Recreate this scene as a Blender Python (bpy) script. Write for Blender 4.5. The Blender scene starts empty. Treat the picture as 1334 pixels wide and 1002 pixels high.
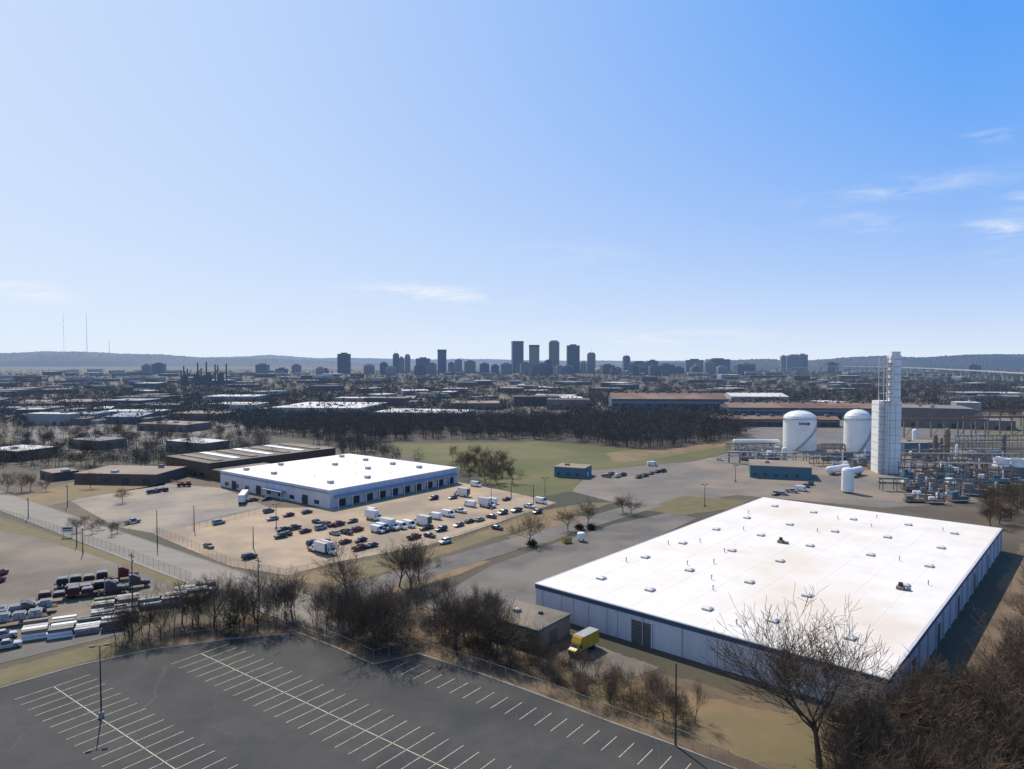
import bpy, math, random
import numpy as np
from mathutils import Vector
random.seed(7); rng=np.random.default_rng(7)
H=60.0; F=918.0; PITCH=math.atan(33/918)
def P(px,py,z=0.0):
    """survey helper: ground point (height z) sighted from the drone position"""
    a=(px-667)/F; b=-(py-501)/F
    dy=math.cos(PITCH)+b*math.sin(PITCH); dz=-math.sin(PITCH)+b*math.cos(PITCH)
    t=(z-H)/dz
    return (a*t,dy*t)
A=math.radians(-38.0)
U=(math.cos(A),math.sin(A)); V=(-math.sin(A),math.cos(A))
def G(o,a,b): return (o[0]+a*U[0]+b*V[0], o[1]+a*U[1]+b*V[1])
scene=bpy.context.scene
# ------------------------------------------------------------ materials
def painted_haze():  # aerial haze painted into materials: bluish glow mixed in by distance
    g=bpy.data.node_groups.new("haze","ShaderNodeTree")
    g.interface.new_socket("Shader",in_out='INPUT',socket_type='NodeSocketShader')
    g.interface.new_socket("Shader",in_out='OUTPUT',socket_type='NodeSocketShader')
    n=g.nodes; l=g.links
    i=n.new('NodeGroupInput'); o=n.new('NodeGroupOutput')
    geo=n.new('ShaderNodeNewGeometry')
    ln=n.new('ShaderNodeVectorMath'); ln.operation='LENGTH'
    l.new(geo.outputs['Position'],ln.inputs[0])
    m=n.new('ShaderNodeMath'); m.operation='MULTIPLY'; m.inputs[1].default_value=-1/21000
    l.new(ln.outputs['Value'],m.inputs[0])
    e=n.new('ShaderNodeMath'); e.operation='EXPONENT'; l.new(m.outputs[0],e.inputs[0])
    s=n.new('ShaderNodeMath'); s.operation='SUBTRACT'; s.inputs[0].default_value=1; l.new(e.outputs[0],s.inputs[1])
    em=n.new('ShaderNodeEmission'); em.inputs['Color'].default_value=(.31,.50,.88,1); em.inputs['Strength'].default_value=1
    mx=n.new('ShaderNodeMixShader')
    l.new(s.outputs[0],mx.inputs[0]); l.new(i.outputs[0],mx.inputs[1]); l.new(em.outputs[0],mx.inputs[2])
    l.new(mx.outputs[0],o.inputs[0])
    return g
HG=painted_haze()
def M(name,c,c2=None,scale=0.5,rough=.85,haze=False,metal=0,lo=.35,hi=.65,bump=0,stretch=None,c3=None,scale3=.02,lo3=.45,hi3=.6,objcol=False,spec=.3):
    m=bpy.data.materials.new(name); m.use_nodes=True
    nt=m.node_tree; n=nt.nodes; l=nt.links
    b=n['Principled BSDF']; out=n['Material Output']
    b.inputs['Roughness'].default_value=rough; b.inputs['Metallic'].default_value=metal
    b.inputs['Specular IOR Level'].default_value=spec
    b.inputs['Base Color'].default_value=(*c,1)
    last=None
    if c2 is not None or bump:
        geo=n.new('ShaderNodeNewGeometry'); src=geo.outputs['Position']
        if stretch:
            mp=n.new('ShaderNodeMapping'); mp.inputs['Rotation'].default_value=(0,0,-A); mp.inputs['Scale'].default_value=stretch
            l.new(src,mp.inputs['Vector']); src=mp.outputs[0]
        nz=n.new('ShaderNodeTexNoise'); nz.inputs['Scale'].default_value=scale; nz.inputs['Detail'].default_value=7; nz.inputs['Roughness'].default_value=.68
        l.new(src,nz.inputs['Vector'])
        if c2 is not None:
            r=n.new('ShaderNodeMapRange'); r.inputs[1].default_value=lo; r.inputs[2].default_value=hi
            l.new(nz.outputs[0],r.inputs[0])
            mx=n.new('ShaderNodeMix'); mx.data_type='RGBA'
            mx.inputs[6].default_value=(*c,1); mx.inputs[7].default_value=(*c2,1)
            l.new(r.outputs[0],mx.inputs[0]); last=mx.outputs[2]
            if c3 is not None:
                nz3=n.new('ShaderNodeTexNoise'); nz3.inputs['Scale'].default_value=scale3; nz3.inputs['Detail'].default_value=6
                l.new(geo.outputs['Position'],nz3.inputs['Vector'])
                r3=n.new('ShaderNodeMapRange'); r3.inputs[1].default_value=lo3; r3.inputs[2].default_value=hi3
                l.new(nz3.outputs[0],r3.inputs[0])
                mx3=n.new('ShaderNodeMix'); mx3.data_type='RGBA'; mx3.inputs[7].default_value=(*c3,1)
                l.new(r3.outputs[0],mx3.inputs[0]); l.new(last,mx3.inputs[6]); last=mx3.outputs[2]
            l.new(last,b.inputs['Base Color'])
        if bump:
            bp=n.new('ShaderNodeBump'); bp.inputs['Strength'].default_value=bump; bp.inputs['Distance'].default_value=.2
            l.new(nz.outputs[0],bp.inputs['Height']); l.new(bp.outputs[0],b.inputs['Normal'])
    if objcol:
        oi=n.new('ShaderNodeObjectInfo'); l.new(oi.outputs['Color'],b.inputs['Base Color'])
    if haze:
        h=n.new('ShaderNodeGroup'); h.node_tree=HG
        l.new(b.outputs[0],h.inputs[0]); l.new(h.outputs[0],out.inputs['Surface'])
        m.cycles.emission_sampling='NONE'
    return m
def add_cracks(m,scale,width,col,amt):
    nt=m.node_tree;n=nt.nodes;l=nt.links;b=n['Principled BSDF']
    geo=n.new('ShaderNodeNewGeometry')
    nz=n.new('ShaderNodeTexNoise'); nz.inputs['Scale'].default_value=scale*3; nz.inputs['Detail'].default_value=5; l.new(geo.outputs['Position'],nz.inputs['Vector'])
    ad=n.new('ShaderNodeVectorMath'); ad.operation='MULTIPLY_ADD'; ad.inputs[1].default_value=(4,4,0); l.new(nz.outputs['Color'],ad.inputs[0]); l.new(geo.outputs['Position'],ad.inputs[2])
    vo=n.new('ShaderNodeTexVoronoi'); vo.feature='DISTANCE_TO_EDGE'; vo.inputs['Scale'].default_value=scale
    l.new(ad.outputs[0],vo.inputs['Vector'])
    r=n.new('ShaderNodeMapRange'); r.inputs[1].default_value=0; r.inputs[2].default_value=width; r.inputs[3].default_value=amt; r.inputs[4].default_value=0
    l.new(vo.outputs['Distance'],r.inputs[0])
    mx=n.new('ShaderNodeMix'); mx.data_type='RGBA'; mx.inputs[7].default_value=(*col,1)
    old=b.inputs['Base Color'].links[0].from_socket
    l.new(old,mx.inputs[6]); l.new(r.outputs[0],mx.inputs[0]); l.new(mx.outputs[2],b.inputs['Base Color'])
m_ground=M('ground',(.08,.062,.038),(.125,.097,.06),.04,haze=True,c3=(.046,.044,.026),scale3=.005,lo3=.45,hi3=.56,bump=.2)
m_bank=M('leaf_litter',(.15,.102,.06),(.085,.061,.04),.18,bump=.5,c3=(.19,.135,.08),scale3=.05)
m_tangrass=M('winter_lawn',(.24,.16,.082),(.165,.118,.06),.12,bump=.3,c3=(.14,.118,.055),scale3=.04)
m_green=M('field_grass',(.105,.108,.033),(.135,.12,.048),.05,lo=.4,hi=.6,bump=.3,c3=(.078,.088,.026),scale3=.012)
m_olive=M('verge_grass',(.11,.10,.042),(.165,.13,.065),.2,bump=.4)
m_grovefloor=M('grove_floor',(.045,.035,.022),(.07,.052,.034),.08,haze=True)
m_asph=M('asphalt',(.052,.052,.050),(.071,.069,.065),.2,rough=.9,c3=(.041,.042,.042),scale3=.04,bump=.05); add_cracks(m_asph,.05,.004,(.11,.105,.095),.35)
m_road=M('road_asphalt',(.27,.24,.20),(.205,.185,.16),.1,stretch=(.3,1.5,1)); add_cracks(m_road,.1,.008,(.12,.11,.1),.5)
m_asph2=M('worn_asphalt',(.145,.13,.115),(.10,.093,.086),.12,c3=(.175,.155,.132),scale3=.04); add_cracks(m_asph2,.09,.008,(.2,.18,.15),.5)
m_yard=M('yard_gravel',(.17,.143,.11),(.115,.10,.08),.08,bump=.2,c3=(.22,.18,.135),scale3=.03)
m_conc=M('yard_concrete',(.43,.32,.21),(.35,.265,.18),.1,c3=(.26,.205,.15),scale3=.035); add_cracks(m_conc,.12,.01,(.2,.165,.13),.5)
m_court=M('court_concrete',(.245,.215,.18),(.18,.16,.14),.1,c3=(.31,.25,.185),scale3=.04); add_cracks(m_court,.1,.01,(.12,.11,.1),.5)
m_plantpad=M('plant_pavement',(.19,.168,.145),(.13,.12,.107),.05,c3=(.25,.2,.15),scale3=.02)
m_line=M('lane_paint',(.60,.54,.38),(.24,.22,.17),1.2,lo=.42,hi=.72)
m_kerb=M('kerb_concrete',(.32,.29,.25),(.2,.185,.16),.8)
m_roofw=M('white_roof',(.78,.74,.685),(.71,.655,.58),.12,rough=.7,lo=.4,hi=.7,c3=(.60,.48,.34),scale3=.022,lo3=.52,hi3=.84)
m_roofw2=M('white_membrane',(.80,.79,.77),(.70,.68,.65),.08,rough=.6)
m_wallw=M('painted_concrete',(.54,.54,.58),(.44,.445,.48),.3,rough=.8,stretch=(1,1,.2))
m_band=M('blue_band',(.045,.075,.12),(.06,.09,.14),.5,rough=.5)
m_canopy=M('blue_canopy',(.14,.24,.38),(.17,.27,.40),.5,rough=.5)
m_dark=M('dark_opening',(.03,.03,.035),(.05,.05,.05),.5,rough=.6)
m_doorg=M('door_metal',(.10,.105,.10),(.13,.13,.12),1,rough=.5)
m_glass=M('window_glass',(.02,.03,.04),rough=.15,spec=.6)
m_brick=M('brown_brick',(.12,.085,.065),(.085,.06,.048),.6)
m_tan=M('tan_wall',(.27,.225,.17),(.2,.165,.13),.5)
m_gravelroof=M('gravel_roof',(.17,.145,.115),(.11,.095,.075),.3,c3=(.23,.19,.145),scale3=.08)
m_metal=M('galvanised_metal',(.4,.4,.4),(.3,.3,.3),1,rough=.45,metal=.4)
m_wood=M('pole_wood',(.09,.07,.055),(.06,.05,.04),1)
m_blk=M('black_paint',(.025,.025,.028),rough=.5)
m_bark=M('bark',(.10,.078,.058),(.065,.05,.04),.8,bump=.2)
m_twig=M('twigs',(.145,.104,.068),(.09,.066,.046),.15)
m_brush=M('brush_twigs',(.125,.088,.054),(.075,.055,.036),.3)
m_grove=M('grove_twigs',(.075,.056,.036),(.044,.035,.024),.03,haze=True)
m_ever=M('evergreen',(.025,.035,.015),(.045,.055,.02),.6)
m_paint=M('car_paint',(.5,.5,.5),objcol=True,rough=.3,spec=.5)
m_tire=M('tyre',(.02,.02,.02),rough=.9)
m_box=M('box_white',(.72,.72,.70),(.6,.59,.56),.5,rough=.5)
m_wrap=M('bundle_wrap',(.42,.41,.40),(.16,.16,.165),1.3,rough=.5)
m_wrap2=M('bundle_dark',(.09,.085,.08),(.2,.18,.16),.9,rough=.6)
m_teal=M('teal_cladding',(.055,.13,.165),(.07,.155,.19),.3,haze=True,stretch=(6,1,1))
m_tank=M('tank_white',(.80,.80,.78),(.70,.69,.66),.1,haze=True,rough=.45)
m_logo=M('logo_blue',(.03,.05,.2))
m_rust=M('rust_roof',(.21,.105,.065),(.13,.08,.06),.05,haze=True,c3=(.24,.16,.11),scale3=.03)
m_steel=M('steel_haze',(.20,.19,.18),(.13,.125,.12),.2,haze=True)
m_chain=bpy.data.materials.new('chain_link'); m_chain.use_nodes=True
_n=m_chain.node_tree.nodes; _l=m_chain.node_tree.links
_t=_n.new('ShaderNodeBsdfTransparent'); _mx=_n.new('ShaderNodeMixShader'); _mx.inputs[0].default_value=.14
_n['Principled BSDF'].inputs['Base Color'].default_value=(.12,.11,.10,1)
_l.new(_t.outputs[0],_mx.inputs[1]); _l.new(_n['Principled BSDF'].outputs[0],_mx.inputs[2]); _l.new(_mx.outputs[0],_n['Material Output'].inputs['Surface'])
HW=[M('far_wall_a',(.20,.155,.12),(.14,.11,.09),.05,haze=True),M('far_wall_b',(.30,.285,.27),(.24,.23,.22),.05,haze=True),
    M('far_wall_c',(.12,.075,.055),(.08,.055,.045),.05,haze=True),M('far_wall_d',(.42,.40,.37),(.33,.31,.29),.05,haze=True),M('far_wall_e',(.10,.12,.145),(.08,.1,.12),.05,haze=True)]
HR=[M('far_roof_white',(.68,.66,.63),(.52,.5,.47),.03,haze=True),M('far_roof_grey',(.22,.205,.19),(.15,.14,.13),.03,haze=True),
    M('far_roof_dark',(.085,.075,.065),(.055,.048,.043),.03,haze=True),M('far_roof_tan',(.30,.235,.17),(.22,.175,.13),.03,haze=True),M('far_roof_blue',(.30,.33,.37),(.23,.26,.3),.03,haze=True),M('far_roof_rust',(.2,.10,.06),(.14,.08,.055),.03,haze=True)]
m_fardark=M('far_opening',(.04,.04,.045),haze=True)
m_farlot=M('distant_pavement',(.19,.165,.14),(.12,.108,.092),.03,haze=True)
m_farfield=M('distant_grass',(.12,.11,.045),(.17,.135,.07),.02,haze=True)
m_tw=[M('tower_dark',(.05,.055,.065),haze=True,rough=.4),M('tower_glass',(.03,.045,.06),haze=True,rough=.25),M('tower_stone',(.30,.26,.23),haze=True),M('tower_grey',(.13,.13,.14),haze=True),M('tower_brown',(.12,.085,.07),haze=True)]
m_hill=M('hill_forest_hazed',(.036,.05,.062),(.022,.034,.044),.004,haze=True,c3=(.058,.066,.07),scale3=.0015)  # bluish base tone paints extra distance haze into the forest colour
m_hwy=M('highway_concrete',(.42,.40,.37),(.35,.33,.3),.05,haze=True)
# ------------------------------------------------------------ mesh builder
class MB:
    def __init__(s): s.v=[];s.f=[];s.mi=[];s.mats=[]
    def k(s,m):
        if m not in s.mats: s.mats.append(m)
        return s.mats.index(m)
    def add(s,vs,fs,m):
        o=len(s.v); s.v+=vs; k=s.k(m)
        for f in fs: s.f.append(tuple(i+o for i in f)); s.mi.append(k)
    def box(s,x0,x1,y0,y1,z0,z1,m):
        s.add([(x0,y0,z0),(x1,y0,z0),(x1,y1,z0),(x0,y1,z0),(x0,y0,z1),(x1,y0,z1),(x1,y1,z1),(x0,y1,z1)],
              [(3,2,1,0),(4,5,6,7),(0,1,5,4),(1,2,6,5),(2,3,7,6),(3,0,4,7)],m)
    def cbox(s,cx,cy,sx,sy,z0,z1,m): s.box(cx-sx/2,cx+sx/2,cy-sy/2,cy+sy/2,z0,z1,m)
    def frus(s,b,t,m,mt=None):
        (x0,x1,y0,y1,z0)=b;(X0,X1,Y0,Y1,z1)=t
        vs=[(x0,y0,z0),(x1,y0,z0),(x1,y1,z0),(x0,y1,z0),(X0,Y0,z1),(X1,Y0,z1),(X1,Y1,z1),(X0,Y1,z1)]
        s.add(vs,[(0,1,5,4),(1,2,6,5),(2,3,7,6),(3,0,4,7),(3,2,1,0)],m)
        s.add(vs[4:],[(0,1,2,3)],mt or m)
    def tube(s,p,q,r0,r1,n,m,cap=False):
        p=Vector(p);q=Vector(q);d=(q-p)
        if d.length<1e-6:return
        d.normalize()
        a=d.cross(Vector((0,0,1))) if abs(d.z)<.95 else d.cross(Vector((1,0,0)))
        a.normalize(); b=d.cross(a)
        vs=[]
        for c,r in((p,r0),(q,r1)):
            for i in range(n):
                t=2*math.pi*i/n; vs.append(tuple(c+a*(math.cos(t)*r)+b*(math.sin(t)*r)))
        fs=[(i,(i+1)%n,n+(i+1)%n,n+i) for i in range(n)]
        if cap: fs+=[tuple(range(n))[::-1],tuple(range(n,2*n))]
        s.add(vs,fs,m)
    def lathe(s,cx,cy,prof,n,m):
        vs=[];fs=[]
        for r,z in prof:
            for i in range(n):
                t=2*math.pi*i/n; vs.append((cx+r*math.cos(t),cy+r*math.sin(t),z))
        for j in range(len(prof)-1):
            for i in range(n): fs.append((j*n+i,j*n+(i+1)%n,(j+1)*n+(i+1)%n,(j+1)*n+i))
        s.add(vs,fs,m)
    def gable(s,x0,x1,y0,y1,z0,z1,zr,m,mr,along='x',ov=.4):
        s.box(x0,x1,y0,y1,z0,z1,m)
        ym=(y0+y1)/2
        s.add([(x0,y0,z1),(x0,y1,z1),(x0,ym,zr),(x1,y0,z1),(x1,y1,z1),(x1,ym,zr)],[(0,2,1),(3,4,5)],m)
        s.add([(x0-ov,y0-ov,z1+.02),(x1+ov,y0-ov,z1+.02),(x1+ov,ym,zr+.1),(x0-ov,ym,zr+.1),(x0-ov,y1+ov,z1+.02),(x1+ov,y1+ov,z1+.02)],[(0,1,2,3),(3,2,5,4)],mr)
    def obj(s,name,loc=(0,0,0),rot=0,color=None,smooth=False,link=True):
        me=bpy.data.meshes.new(name); me.from_pydata(s.v,[],s.f)
        for m in s.mats: me.materials.append(m)
        me.polygons.foreach_set('material_index',s.mi)
        if smooth: me.polygons.foreach_set('use_smooth',[True]*len(s.f))
        me.update()
        if not link: return me
        return place(me,name,loc,rot,color)
def place(me,name,loc,rot=0,color=None,scale=1):
    ob=bpy.data.objects.new(name,me); scene.collection.objects.link(ob)
    if len(loc)==2: loc=(loc[0],loc[1],0)
    ob.location=loc; ob.rotation_euler=(0,0,rot)
    if color: ob.color=(*color,1)
    if scale!=1: ob.scale=(scale,)*3 if not isinstance(scale,tuple) else scale
    return ob
def sheet(name,pts,z,m,jit=0,px=True):
    w=[P(*p) for p in pts] if px else list(pts)
    if jit:
        o=[]
        for i in range(len(w)):
            a=w[i];b=w[(i+1)%len(w)]; L=math.dist(a,b); n=max(1,min(60,int(L/(jit*2.5))))
            for k in range(n):
                t=k/n; j=jit if k else jit*.3
                o.append((a[0]+(b[0]-a[0])*t+random.uniform(-j,j),a[1]+(b[1]-a[1])*t+random.uniform(-j,j)))
        w=o
    mb=MB(); ar=sum(w[i][0]*w[(i+1)%len(w)][1]-w[(i+1)%len(w)][0]*w[i][1] for i in range(len(w)))
    if ar<0: w=w[::-1]
    mb.add([(x,y,z) for x,y in w],[tuple(range(len(w)))],m)
    return mb.obj(name)
def strip(name,a,b,width,z,m):
    dx,dy=b[0]-a[0],b[1]-a[1];L=math.hypot(dx,dy);nx,ny=-dy/L*width/2,dx/L*width/2
    return sheet(name,[(a[0]-nx,a[1]-ny),(b[0]-nx,b[1]-ny),(b[0]+nx,b[1]+ny),(a[0]+nx,a[1]+ny)],z,m,px=False)
def kerb(name,pts,px=True,w=.3,h=.14):
    pts=[P(*p) for p in pts] if px else pts
    mb=MB()
    for a,b in zip(pts,pts[1:]):
        dx,dy=b[0]-a[0],b[1]-a[1];L=math.hypot(dx,dy)
        if L<.1: continue
        nx,ny=-dy/L*w/2,dx/L*w/2
        mb.add([(a[0]-nx,a[1]-ny,0),(b[0]-nx,b[1]-ny,0),(b[0]+nx,b[1]+ny,0),(a[0]+nx,a[1]+ny,0),(a[0]-nx,a[1]-ny,h),(b[0]-nx,b[1]-ny,h),(b[0]+nx,b[1]+ny,h),(a[0]+nx,a[1]+ny,h)],
              [(4,5,6,7),(0,1,5,4),(1,2,6,5),(2,3,7,6),(3,0,4,7)],m_kerb)
    mb.obj(name)
# ------------------------------------------------------------ ground
mb=MB(); R=26000
mb.add([(-R,-2000,0),(R,-2000,0),(R,R,0),(-R,R,0)],[(0,1,2,3)],m_ground); mb.obj('ground')
Z=.02
LOT=[(-220,1100),(-60,914),(0,897),(100,868),(200,846),(300,833),(390,825),(440,845),(487,866),(545,852),(620,876),(700,905),(800,943),(880,972),(960,1003),(1200,1100)]
sheet('leaf_litter',[(-100,905),(200,828),(400,790),(620,790),(745,840),(1000,915),(1180,960),(1250,860),(1340,690),(1500,700),(1600,960),(1400,1150),(1150,1100),(960,1010),(545,862),(390,835),(200,855),(-60,925)],Z,m_bank,1.0)
sheet('dry_grass',[(740,905),(800,880),(1000,925),(1130,960),(1180,1010),(1060,1010),(960,985),(840,940)],2*Z,m_tangrass,1.0)
sheet('parking_lot',LOT,3*Z,m_asph)
kerb('kerb',LOT[1:-1])
sheet('grass_verge',[(-60,911),(0,894),(100,865),(200,843),(190,828),(150,832),(60,856),(-60,890)],2*Z,m_olive,.5)
sheet('driveway',[(-80,885),(60,850),(160,826),(140,816),(60,838),(-80,870)],3*Z,m_asph2)
sheet('storage_yard',[(-200,640),(-60,668),(0,684),(60,700),(130,722),(200,748),(240,775),(215,800),(150,820),(60,840),(-100,875),(-300,800)],Z,m_yard,.4)
sheet('grass_verge',[(-120,650),(0,676),(60,694),(130,716),(205,741),(260,765),(235,772),(200,752),(130,726),(60,704),(-120,662)],2*Z,m_olive,.4)
ra=P(200,724); a0=G(ra,-260,0); a1=G(ra,95,0)
strip('road',a0,a1,14,3*Z,m_road)
kerb('kerb',[G(ra,-260,7.1),G(ra,60,7.1)],px=False); kerb('kerb',[G(ra,-260,-7.1),G(ra,75,-7.1)],px=False)
rb0=P(455,772)
strip('road',G(rb0,0,-6),P(850,656),11,4*Z,m_asph2)
sheet('dry_grass',[(355,752),(440,738),(560,716),(690,668),(765,655),(800,655),(640,702),(540,735),(430,765)],2*Z,m_tangrass,.5)
sheet('parking_lot',[(545,790),(600,760),(640,737),(720,709),(800,683),(870,668),(908,675),(700,775),(700,830),(640,830)],2*Z,m_asph2)
sheet('dry_grass',[(470,775),(540,752),(605,730),(640,731),(600,748),(520,772)],3*Z,m_tangrass,.3)
sheet('dry_grass',[(660,700),(740,672),(790,675),(760,690),(700,712)],3*Z,m_tangrass,.3)
sheet('court_pavement',[(90,652),(215,630),(290,636),(352,662),(205,696),(150,686)],2*Z,m_court,.2)
sheet('grass_verge',[(20,648),(100,628),(215,622),(215,632),(110,648),(60,660)],2*Z,m_tangrass,.4)
sheet('yard_pavement',[(200,696),(345,662),(440,661),(595,628),(660,640),(725,655),(700,664),(560,710),(440,732),(375,750),(300,738)],3*Z,m_conc,.2)
sheet('grass_field',[(462,575),(560,570),(700,571),(850,585),(965,571),(950,588),(900,600),(822,607),(770,612),(745,640),(700,648),(660,640),(600,612),(520,592)],Z,m_green,1.5)
sheet('dry_grass',[(790,590),(960,572),(950,580),(860,597),(800,603)],2*Z,m_tangrass,1.0)
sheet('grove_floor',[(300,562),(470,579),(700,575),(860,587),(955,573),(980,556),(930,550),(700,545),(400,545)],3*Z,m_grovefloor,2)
sheet('plant_pavement',[(745,640),(770,613),(905,601),(960,588),(1240,583),(1334,600),(1420,640),(1260,655),(1150,662),(1040,652),(960,645),(850,660),(800,655)],2*Z,m_plantpad,.4)
sheet('grass_verge',[(835,664),(890,646),(975,652),(960,662),(890,672)],3*Z,m_olive,.4)
sheet('driveway',[(700,830),(745,826),(800,850),(860,870),(820,885),(760,880),(720,860)],3*Z,m_yard,.3)
for k,(pp,mm) in enumerate([([(560,560),(650,535),(740,533),(760,545),(700,552)],m_farlot),([(0,565),(150,548),(330,552),(300,575),(100,590)],m_farlot),([(960,560),(1160,540),(1334,545),(1400,575),(1200,578),(1000,580)],m_farlot),([(1240,545),(1400,530),(1500,560),(1300,575)],m_farfield),([(-100,530),(60,515),(300,520),(200,535)],m_farlot),([(500,520),(620,510),(700,518),(560,528)],m_farfield)]):
    sheet('distant_pavement' if mm is m_farlot else 'distant_field',pp,(1+k*.3)*Z,mm,3)
# lot markings
mb=MB()
lu=(.80,-.60); lv=(.60,.80)
def tick(p,q,w=.14):
    dx,dy=q[0]-p[0],q[1]-p[1];L=math.hypot(dx,dy);nx,ny=-dy/L*w/2,dx/L*w/2;z=3*Z+.012
    mb.add([(p[0]-nx,p[1]-ny,z),(q[0]-nx,q[1]-ny,z),(q[0]+nx,q[1]+ny,z),(p[0]+nx,p[1]+ny,z)],[(0,1,2,3)],m_line)
def rowm(o,L,both=True,pitch=3.1,ln=6.2,centre=True):
    n=int(L/pitch)
    if centre: tick(o,(o[0]+lu[0]*n*pitch,o[1]+lu[1]*n*pitch),.16)
    for i in range(n+1):
        c=(o[0]+lu[0]*i*pitch,o[1]+lu[1]*i*pitch)
        e=(c[0]-lv[0]*ln,c[1]-lv[1]*ln); f=(c[0]+lv[0]*ln,c[1]+lv[1]*ln)
        tick(e,f if both else c,.12)
rowm(P(262,852),95); rowm(P(70,895),80)
rowm(P(532,862),110,both=False,centre=False,ln=5.0)
rowm(P(-150,960),60)
mb.obj('parking_markings')
# ------------------------------------------------------------ trees
def gen_tree(seed,Ht,spread=.6,trunk=.28,counts=(6,5,4,4,3),rt=.017,minr=.013):
    rd=random.Random(seed); mb=MB()
    def br(p,d,L,r,lv):
        ns=3 if lv<3 else 2
        pts=[p.copy()]
        for i in range(ns):
            w=.10 if lv==0 else .22
            d=(d+Vector((rd.uniform(-w,w),rd.uniform(-w,w),rd.uniform(-w,w)+.07*(lv>0)))).normalized()
            q=p+d*(L/ns); r2=max(minr,r*(.84 if lv<2 else .7))
            mb.tube(p,q,r,r2,6 if lv==0 else (4 if lv==1 else 3),m_bark if lv<3 else m_twig)
            p=q;r=r2;pts.append(p.copy())
        if lv>=len(counts): return
        for k in range(counts[lv]):
            t=rd.uniform(.35,1.0) if lv else rd.uniform(.55,1.0)
            if k==0:t=1
            i=min(ns-1,int(t*ns)); pp=pts[i].lerp(pts[i+1],min(1,t*ns-i))
            ax=Vector((rd.uniform(-1,1),rd.uniform(-1,1),rd.uniform(-.5,.8))).normalized()
            s=spread*(.35 if k==0 else 1)*rd.uniform(.7,1.3)
            nd=(d*(1-.3*s)+ax*s).normalized()
            if nd.z<-.1: nd.z=.1
            br(pp,nd,L*rd.uniform(.55,.85)*(1.35 if lv==0 else 1)*(1 if k else 1.05),max(minr,r*rd.uniform(.55,.78)),lv+1)
    br(Vector((0,0,-.3)),Vector((0,0,1)),Ht*trunk,Ht*rt,0)
    mz=max(v[2] for v in mb.v); s=Ht/mz
    mb.v=[(a*s,b*s,c*s if c>0 else c) for a,b,c in mb.v]
    return mb.obj('bare_tree',link=False)
T=[gen_tree(i,10,spread=.72+.05*(i%3),trunk=.22+.02*(i%4),minr=.012) for i in range(6)]           # broad
TT=[gen_tree(20+i,10,spread=.5,trunk=.36,counts=(6,5,4,3),rt=.012,minr=.013) for i in range(5)]   # slim
TB=gen_tree(43,26,spread=.80,trunk=.26,counts=(7,6,5,4,3),rt=.018,minr=.024)
def tree(px,py,h,kind='T'):
    me=random.choice(T if kind=='T' else TT)
    place(me,'bare_tree',P(px,py),random.uniform(0,6.28),scale=(h/10*random.uniform(.9,1.2),h/10*random.uniform(.9,1.2),h/10))
place(TB,'bare_tree',P(1068,1000),.6,scale=(1.12,1.12,1.04))
for px,py,h in [(452,780,18),(545,757,14),(520,765,13),(690,708,11),(740,692,9),(766,683,11),(822,670,9),(812,668,8),(535,772,14)]:
    tree(px,py,h)
def along(pts,n,off=0):
    w=[P(*p) for p in pts]; ls=[math.dist(a,b) for a,b in zip(w,w[1:])]; T_=sum(ls); o=[]
    for i in range(n):
        s=T_*(i+random.random())/n
        for (a,b),L in zip(zip(w,w[1:]),ls):
            if s<=L: break
            s-=L
        t=min(1,s/L); nx,ny=-(b[1]-a[1])/L,(b[0]-a[0])/L; k=random.uniform(*off) if off else 0
        o.append((a[0]+(b[0]-a[0])*t+nx*k,a[1]+(b[1]-a[1])*t+ny*k))
    return o
BL=[(150,850),(200,841),(300,829),(390,820),(440,838),(487,860),(545,846),(620,870),(700,898),(800,936),(880,966)]
for p in along(BL,128,(1,13)):
    me=random.choice(TT if random.random()<.7 else T); h=random.uniform(7,14)
    if p[0]>-2: h*=.62
    place(me,'bare_tree',p,random.uniform(0,6.28),scale=(h/10.5,h/10.5,h/10))
for i in range(24):
    tree(random.uniform(380,640),random.uniform(795,838),random.uniform(6,11),random.choice(['T','TT','TT']))
for i in range(82):
    px=random.uniform(1110,1500); py=random.uniform(930,1110)
    if px<1200 and py<970: py+=60
    tree(px,py,random.uniform(9,13)+max(0,(px-1120)/45),'T')
for i in range(24):
    tree(random.uniform(1325,1480),random.uniform(760,900),random.uniform(8,13),'T')
for i in range(36):
    tree(random.uniform(1280,1500),random.uniform(648,690),random.uniform(8,13),'T')
for px,py,h in [(40,640,9),(10,640,10),(120,622,12),(118,636,9),(28,640,10),(160,655,7),(60,640,8),(95,690,5),(120,695,5),(145,698,5),(110,688,5),(130,690,5),(100,693,5),(153,694,5),(640,612,13),(625,618,11),(655,622,12),(610,608,11),(590,600,10),(668,630,10),(612,625,9),(645,628,10),(600,618,12),(632,630,11),(652,610,12),(618,600,11),(605,612,12),(630,606,13),(640,622,12),(662,616,11),(648,632,10),(615,615,11),(180,600,9),(230,596,9),(60,608,9),(215,606,8),(355,600,9)]:
    tree(px,py,h)
for i in range(64): tree(random.uniform(-80,290),random.uniform(560,612),random.uniform(7,11))
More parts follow.
